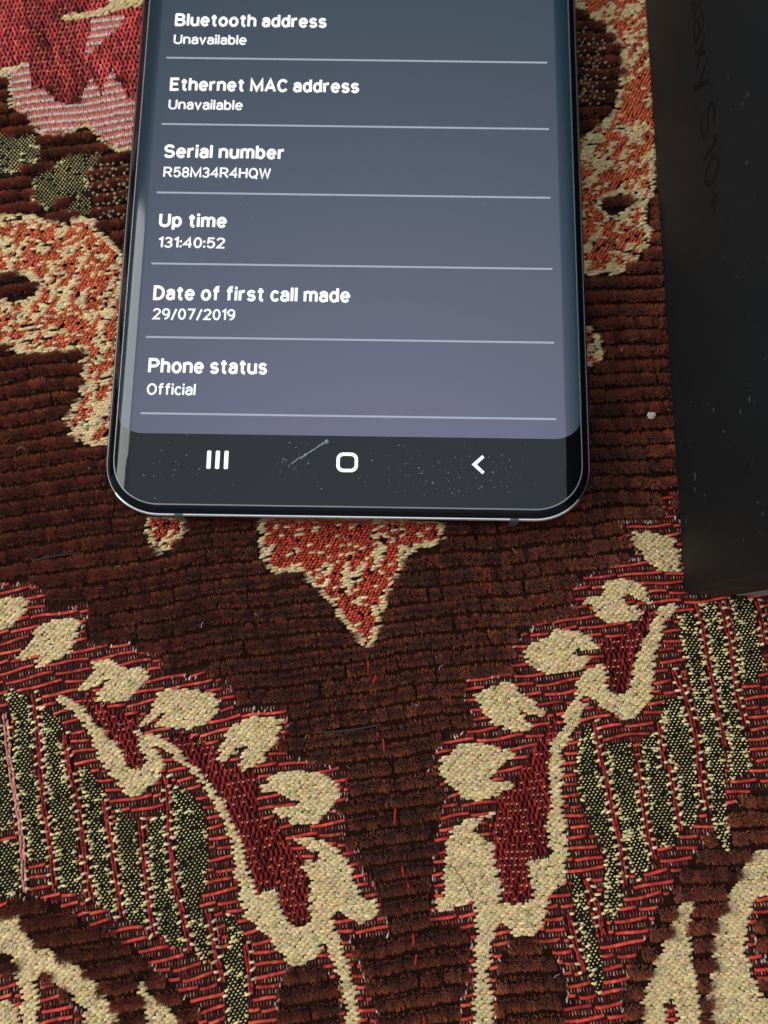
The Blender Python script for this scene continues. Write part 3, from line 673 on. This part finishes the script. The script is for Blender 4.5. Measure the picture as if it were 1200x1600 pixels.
GL = {'B': [[(0,0),(0,1)],[(0,1),(.3,1),a_(.3,.76,.24,.24,90,-90),(0,.52)],[(.3,.52),a_(.32,.26,.27,.26,90,-90),(0,0)]],
 'l': [[(0,0),(0,1.04)]], 'u': [[(0,X),a_(.23,.24,.23,.24,180,360),(.46,X)],[(.46,X),(.46,0)]], 'e': [[(.03,.375),(.47,.375)],[a_(.24,.37,.24,.37,0,316)]],
 't': [[(.14,.95),(.14,.2),a_(.28,.17,.14,.17,180,275)],[(0,X),(.3,X)]], 'o': [[a_(.25,.37,.25,.37,0,360)]], 'h': [[(0,0),(0,1.04)],[(0,.46),a_(.23,.5,.23,.24,180,0),(.46,0)]],
 'a': [[a_(.22,.53,.2,.21,165,0),(.42,0)],[(.42,.43),(.22,.43),a_(.2,.215,.2,.215,90,290),(.42,.16)]], 'd': [[a_(.23,.37,.23,.37,0,360)],[(.46,0),(.46,1.04)]],
 'r': [[(0,0),(0,X)],[(0,.42),a_(.24,.45,.24,.28,180,82)]], 's': [[a_(.21,.555,.19,.185,25,250),a_(.21,.19,.2,.19,70,-155)]], 'U': [[(0,1),(0,.32),a_(.29,.3,.29,.3,180,360),(.58,1)]],
 'n': [[(0,0),(0,X)],[(0,.46),a_(.23,.5,.23,.24,180,0),(.46,0)]], 'v': [[(0,X),(.22,0),(.44,X)]], 'i': [[(0,0),(0,X)],[(0,.93),(0,1.06)]], 'b': [[a_(.23,.37,.23,.37,0,360)],[(0,0),(0,1.04)]],
 'E': [[(.5,1),(0,1),(0,0),(.5,0)],[(0,.52),(.44,.52)]], 'M': [[(0,0),(0,1),(.38,.08),(.76,1),(.76,0)]], 'A': [[(0,0),(.32,1),(.64,0)],[(.11,.3),(.53,.3)]], 'C': [[a_(.31,.5,.31,.5,42,318)]],
 'S': [[a_(.28,.75,.26,.25,25,255),a_(.28,.26,.28,.26,75,-155)]], 'm': [[(0,0),(0,X)],[(0,.46),a_(.19,.52,.19,.22,180,0),(.38,0)],[(.38,.46),a_(.57,.52,.19,.22,180,0),(.76,0)]],
 'R': [[(0,0),(0,1),(.3,1),a_(.3,.74,.26,.26,90,-90),(0,.48)],[(.3,.48),(.58,0)]], '5': [[(.46,1),(.08,1),(.04,.52),a_(.24,.33,.24,.33,130,-150)]], '8': [[a_(.24,.76,.2,.24,0,360)],[a_(.24,.26,.24,.26,0,360)]],
 '3': [[a_(.22,.75,.22,.25,150,-80),a_(.22,.26,.24,.26,80,-150)]], '4': [[(.42,0),(.42,1),(0,.3),(.54,.3)]], 'H': [[(0,0),(0,1)],[(.58,0),(.58,1)],[(0,.52),(.58,.52)]],
 'Q': [[a_(.32,.5,.32,.5,0,360)],[(.38,.18),(.62,-.1)]], 'W': [[(0,1),(.2,0),(.42,.95),(.64,0),(.84,1)]], 'p': [[a_(.23,.37,.23,.37,0,360)],[(0,X),(0,-.27)]], '1': [[(0,.82),(.2,1),(.2,0)]],
 ':': [[(0,.02),(0,.15)],[(0,.56),(0,.69)]], '0': [[a_(.24,.5,.24,.5,0,360)]], '2': [[a_(.24,.74,.24,.26,165,-35),(.02,0),(.5,0)]], 'D': [[(0,0),(0,1),(.22,1),a_(.22,.5,.36,.5,90,-90),(0,0)]],
 'f': [[(.12,0),(.12,.8),a_(.28,.84,.16,.2,180,80)],[(0,X),(.3,X)]], 'c': [[a_(.23,.37,.23,.37,45,315)]], '9': [[a_(.24,.7,.24,.3,0,360)],[(.48,.7),a_(.16,.5,.32,.5,15,-88)]],
 '/': [[(0,-.08),(.32,1)]], '7': [[(0,1),(.5,1),(.18,0)]], 'P': [[(0,0),(0,1),(.3,1),a_(.3,.73,.27,.27,90,-90),(0,.46)]], 'O': [[a_(.32,.5,.32,.5,0,360)]],
 'G': [[a_(.31,.5,.31,.5,45,335),(.62,.45),(.36,.45)]], 'x': [[(0,X),(.44,0)],[(.44,X),(0,0)]], 'y': [[(0,X),(.23,.02)],[(.44,X),(.13,-.27),(.02,-.27)]], '+': [[(0,.45),(.46,.45)],[(.23,.2),(.23,.7)]]}
def text_strokes(body, w_):
    """letters drawn with a pen of width w_ (cap height 1): list of quads strips (verts, quads)"""
    V, Q = [], []; x = 0; lay = 0
    for ch in body:
        if ch == ' ': x += .33; continue
        xm = 0
        for st in GL[ch]:
            pts = []
            for it in st:
                if it[0] == 'a':
                    n_ = max(6, int(abs(it[6]-it[5])/11))
                    pts += [(it[1]+it[3]*math.cos(math.radians(t)), it[2]+it[4]*math.sin(math.radians(t))) for t in np.linspace(it[5], it[6], n_)]
                else: pts.append(it)
            P = np.array(pts, float); keep = np.r_[True, np.hypot(*np.diff(P, axis=0).T) > 1e-4]; P = P[keep]
            P[:, 1] = w_/2+P[:, 1]*(1-w_)
            xm = max(xm, P[:, 0].max())
            closed = np.hypot(*(P[0]-P[-1])) < 1e-3
            d = np.diff(P, axis=0); d /= np.hypot(*d.T)[:, None]
            d0 = np.vstack([d[-1:] if closed else d[:1], d]); d1 = np.vstack([d, d[:1] if closed else d[-1:]])
            nrm = np.c_[-(d0+d1)[:, 1], (d0+d1)[:, 0]]; nrm /= np.maximum(np.hypot(*nrm.T), 1e-5)[:, None]
            cs = np.maximum(.45, nrm[:, 0]*-d1[:, 1]+nrm[:, 1]*d1[:, 0])
            off = nrm*(w_/2/cs)[:, None]
            if not closed: P = P.copy(); P[0] -= d[0]*w_*.2; P[-1] += d[-1]*w_*.2
            o = len(V); lay += 1
            for p, f in zip(P, off):
                V.append((x+p[0]+f[0], p[1]+f[1], lay % 3)); V.append((x+p[0]-f[0], p[1]-f[1], lay % 3))
            Q += [(o+2*i, o+2*i+1, o+2*i+3, o+2*i+2) for i in range(len(P)-1)]
        x += xm+.085+w_*1.0
    return np.array(V, float), Q
def put_text(name, body, left, right, base, cap, w_):
    V, Q = text_strokes(body, w_)
    x0, y0 = local(left, base); x1, _ = local(right, base+3)
    a, b = V[:, 0].min(), V[:, 0].max(); s = (x1-x0)/(b-a)
    P = np.c_[x0+(V[:, 0]-a)*s, y0+V[:, 1]*cap, ZT+V[:, 2]*.003]
    return link(name, mesh_np(name, P, Q, smooth=False), white, phone)
rows = [('Bluetooth address', 273, 510, 40, 'Unavailable', 271, 385, 68), ('Ethernet MAC address', 265, 561, 141, 'Unavailable', 263, 379, 170),
        ('Serial number', 256, 443, 246, 'R58M34R4HQW', 255, 423, 276), ('Up time', 248, 354, 354, '131:40:52', 247, 351, 386),
        ('Date of first call made', 239, 547, 468, '29/07/2019', 237, 367, 498), ('Phone status', 231, 417, 582, 'Official', 229, 305, 616)]
for a, l, r, b, a2, l2, r2, b2 in rows:
    put_text('title_text', a, l, r, b+1, 2.45, .19); put_text('value_text', a2, l2, r2, b2+1, 1.85, .15)
# navigation symbols
def rrect(cx, cy, w_, h_, r, n=6):
    p = []
    for (sx, sy, a0) in ((1, 1, 0), (-1, 1, 90), (-1, -1, 180), (1, -1, 270)):
        for t in np.linspace(0, 90, n): p.append((cx+sx*(w_/2-r)+r*math.cos(math.radians(a0+t)), cy+sy*(h_/2-r)+r*math.sin(math.radians(a0+t))))
    return p
x0, yA = local(324, 704); x1, yB = local(356, 733); bw = .62
plate('recents_icon', [rrect(x0+bw/2+(x1-x0-bw)*k/2, (yA+yB)/2, bw, yA-yB, .2) for k in range(3)], white)
x0, yA = local(526, 707); x1, yB = local(559, 738); cx, cy = (x0+x1)/2, (yA+yB)/2
o1 = rrect(cx, cy, x1-x0, yA-yB, 1.0); o2 = rrect(cx, cy, x1-x0-1.0, yA-yB-1.0, .6)
plate('home_icon', [[o1[i], o1[(i+1) % len(o1)], o2[(i+1) % len(o1)], o2[i]] for i in range(len(o1)) if o1[i] != o1[(i+1) % len(o1)]], white)
x0, yA = local(737, 711); x1, yB = local(757, 741); cy = (yA+yB)/2; q = .62
plate('back_icon', [[(x0, cy), (x1-q*.5, yA), (x1, yA-q*.6), (x0+q*1.2, cy)], [(x0+q*1.2, cy), (x1, yB+q*.6), (x1-q*.5, yB), (x0, cy)]], white)
# dust and a dried streak on the glass
def blob_pts(c, r, squash=1.0):
    return c, r, squash
dv_, dq_ = [], []
def speck(x, y, r, z):
    o = len(dv_); k = 6; dv_.append((x, y, z+r*.5))
    for i in range(k):
        a = 2*math.pi*i/k+random.random()*.4; rr = r*random.uniform(.7, 1.2); dv_.append((x+rr*math.cos(a), y+rr*math.sin(a), z))
    for i in range(k): dq_.append((o, o+1+i, o+1+(i+1) % k))
for _ in range(290):
    t = random.random()
    if t < .62: px, py = random.gauss(690, 70), random.gauss(735, 24)
    elif t < .76: px, py = random.gauss(265, 30), random.gauss(725, 20)
    elif t < .86: px, py = random.gauss(470, 30), random.gauss(730, 18)
    elif t < .93: px, py = random.gauss(770, 30), random.gauss(760, 12)
    else: px, py = random.uniform(215, 890), random.uniform(300, 780)
    if not (205 < px < 885 and py < 783): continue
    x, y = local(px, py); speck(x, y, min(.15, .045*math.exp(random.gauss(0, .55))), PT+.016)
dust = principled('pale_dust', (.20, .21, .22), .8, noise=.2)
link('dust_specks', mesh_np('dust_specks', np.array(dv_), None, faces3=dq_), dust, phone, kind='stuff')
dv_, dq_ = [], []
pts = [(510,690),(505,693),(498,697),(491,702),(484,706),(477,711),(471,715),(466,716),(462,720),(456,724),(452,727),(447,719),(443,717),(441,722)]
for k, (px, py) in enumerate(pts):
    x, y = local(px, py); speck(x, y, (.34, .26, .17, .15, .14, .24, .22, .12, .15, .13, .11, .12, .13, .10)[k], PT+.016)
for (a, b), (c, d_) in zip(pts[:9], pts[1:10]):
    for t in (.25, .5, .75):
        x, y = local(a+(c-a)*t, b+(d_-b)*t); speck(x, y, random.uniform(.10, .16), PT+.016)
link('dried_streak', mesh_np('dried_streak', np.array(dv_), None, faces3=dq_), dust, phone)

# ------------------------------------------------------------------ box
box = bpy.data.objects.new('phone_box', None); COL.objects.link(box); box.empty_display_size = .02
byaw = math.atan2(-bdir[0], bdir[1])
box.location = (bCorner[0]*MM, bCorner[1]*MM, BZ*MM); box.rotation_euler = (0, 0, byaw)
box['label'] = 'matte black cardboard phone box with glossy black lettering, standing beside the phone'; box['category'] = 'box'
def bevel_box(name, x0, y0, z0, x1, y1, z1, r, mat, parent, seg=3):
    bm = bmesh.new(); bmesh.ops.create_cube(bm, size=1)
    for v in bm.verts: v.co = ((x0 if v.co.x < 0 else x1)*MM, (y0 if v.co.y < 0 else y1)*MM, (z0 if v.co.z < 0 else z1)*MM)
    if r: bmesh.ops.bevel(bm, geom=list(bm.edges), offset=r*MM, segments=seg, profile=.5, affect='EDGES')
    me = bpy.data.meshes.new(name); bm.to_mesh(me); bm.free()
    for p in me.polygons: p.use_smooth = False
    return link(name, me, mat, parent)
card = principled('matte_black_card', (.0050, .0055, .0060), .58, spec=.30, noise=.12, nscale=160, bump=.04)
n_ = card.node_tree
bevel_box('carton', 0, 0, 0, BW, BL, BH, .9, card, box)
gloss = principled('gloss_black_ink', (.0030, .0031, .0034), .52, spec=.19)
bevel_box('sticker', 8.0, -.10, .6, 62, -.004, 40, 0, principled('grey_sticker', (.24, .21, .18), .6, noise=.06, nscale=400), box)
# lettering along the long side, reading away from the lid: letter tops point up
co, tq = text_strokes('Galaxy S10+', .12)
def on_side(px, py):
    """photo pixel -> (y along, z up) on the left wall of the box"""
    a = (px-600)/FPX; b = -(py-800)/FPX; c, s = math.cos(TILT), math.sin(TILT); d = np.array((a, b*c+s, b*s-c))
    nrm = np.array((bright[0], bright[1], 0)); o = np.array((0, 0, H)); p0 = np.array((bCorner[0], bCorner[1], 0))
    t = np.dot(p0-o, nrm)/np.dot(d, nrm); q = o+d*t
    return np.dot(q[:2]-bCorner, bdir), q[2]-BZ
yE, zE = on_side(1113, 336); yS, zS = on_side(1086, 52)
print('text end', yE, zE, 'start of axy', yS, zS)
TXT_W = (yS-yE)/.70; s = TXT_W/co[:, 0].max()
zb = on_side(1090, 180)[1]
V = np.c_[-.012-co[:, 2]*.002, yE+TXT_W-co[:, 0]*s, zb+.6+co[:, 1]*s*.72]
me = mesh_np('side_lettering', V, tq, smooth=False)
link('side_lettering', me, gloss, box)
dv_, dq_ = [], []
def scuff(y, z, ly, lz):
    o = len(dv_)
    for a, b in ((-1, -1), (1, -1), (1, 1), (-1, 1)): dv_.append((-.012-.004*random.random(), y+a*ly*random.uniform(.6, 1), z+b*lz*random.uniform(.6, 1)))
    dq_.append((o, o+1, o+2, o+3))
for px, py, a, b in ((1168,148,.25,.5),(1160,163,.15,.4),(1167,254,.2,.4),(1171,624,.5,.35),(1086,745,.8,.35),(1115,642,.5,.2),(1131,674,.2,.3),(1086,765,.5,.2),(1072,815,.5,.2),(1101,773,.3,.2),(1111,815,.15,.2),(1055,656,.4,.15),(1064,690,.15,.15),(1157,643,.4,.2),(1175,725,.15,.2),(1065,165,.3,.1),(1185,785,.2,.2),(1192,803,.3,.2)):
    y, z = on_side(px, py); scuff(y, z, a, b)
for _ in range(60):
    y, z = on_side(random.uniform(1065, 1200), random.uniform(0, 900)); scuff(y, z, random.uniform(.06, .2), random.uniform(.05, .15))
link('scuff_marks', mesh_np('scuff_marks', np.array(dv_), np.array(dq_), smooth=False), principled('pale_scuff', (.028, .029, .031), .8), box, kind='stuff')

# ------------------------------------------------------------------ lint and a hair on the cover
def lump(name, px, py, r, z, label, cat):
    x, y = ray(px, py, z); bm = bmesh.new(); bmesh.ops.create_icosphere(bm, subdivisions=2, radius=r*MM)
    for v in bm.verts:
        f = 1+random.uniform(-.25, .25); v.co = (v.co.x*f*1.1, v.co.y*f*.9, v.co.z*f*.6)
    me = bpy.data.meshes.new(name); bm.to_mesh(me); bm.free()
    o = link(name, me, principled('white_lint', (.55, .47, .40), .9, noise=.15), None, label=label, category=cat); o.location = (x*MM, y*MM, z*MM)
lump('lint_crumb', 1018, 649, .62, 1.0, 'small white crumb of lint on the brown pile beside the box', 'lint')
p = [(705,1352),(715,1363),(724,1377),(731,1390),(736,1402)]
cu = bpy.data.curves.new('hair_strand', 'CURVE'); cu.dimensions = '3D'; cu.bevel_depth = .05*MM; cu.bevel_resolution = 1
sp = cu.splines.new('NURBS'); sp.points.add(len(p)-1); sp.use_endpoint_u = True; sp.order_u = 3
for k, q in enumerate(p): x, y = ray(*q, .55); sp.points[k].co = (x*MM, y*MM, .58*MM, 1)
o = bpy.data.objects.new('tmp', cu); COL.objects.link(o)
me = bpy.data.meshes.new_from_object(o.evaluated_get(bpy.context.evaluated_depsgraph_get())); bpy.data.objects.remove(o)
me.materials.clear()
link('hair_strand', me, principled('dark_hair', (.01, .008, .007), .4), None, label='short dark hair curved across a cream woven flower', category='hair')
print('tris', sum(len(o.data.loops)-2*len(o.data.polygons) for o in bpy.data.objects if o.type == 'MESH'))
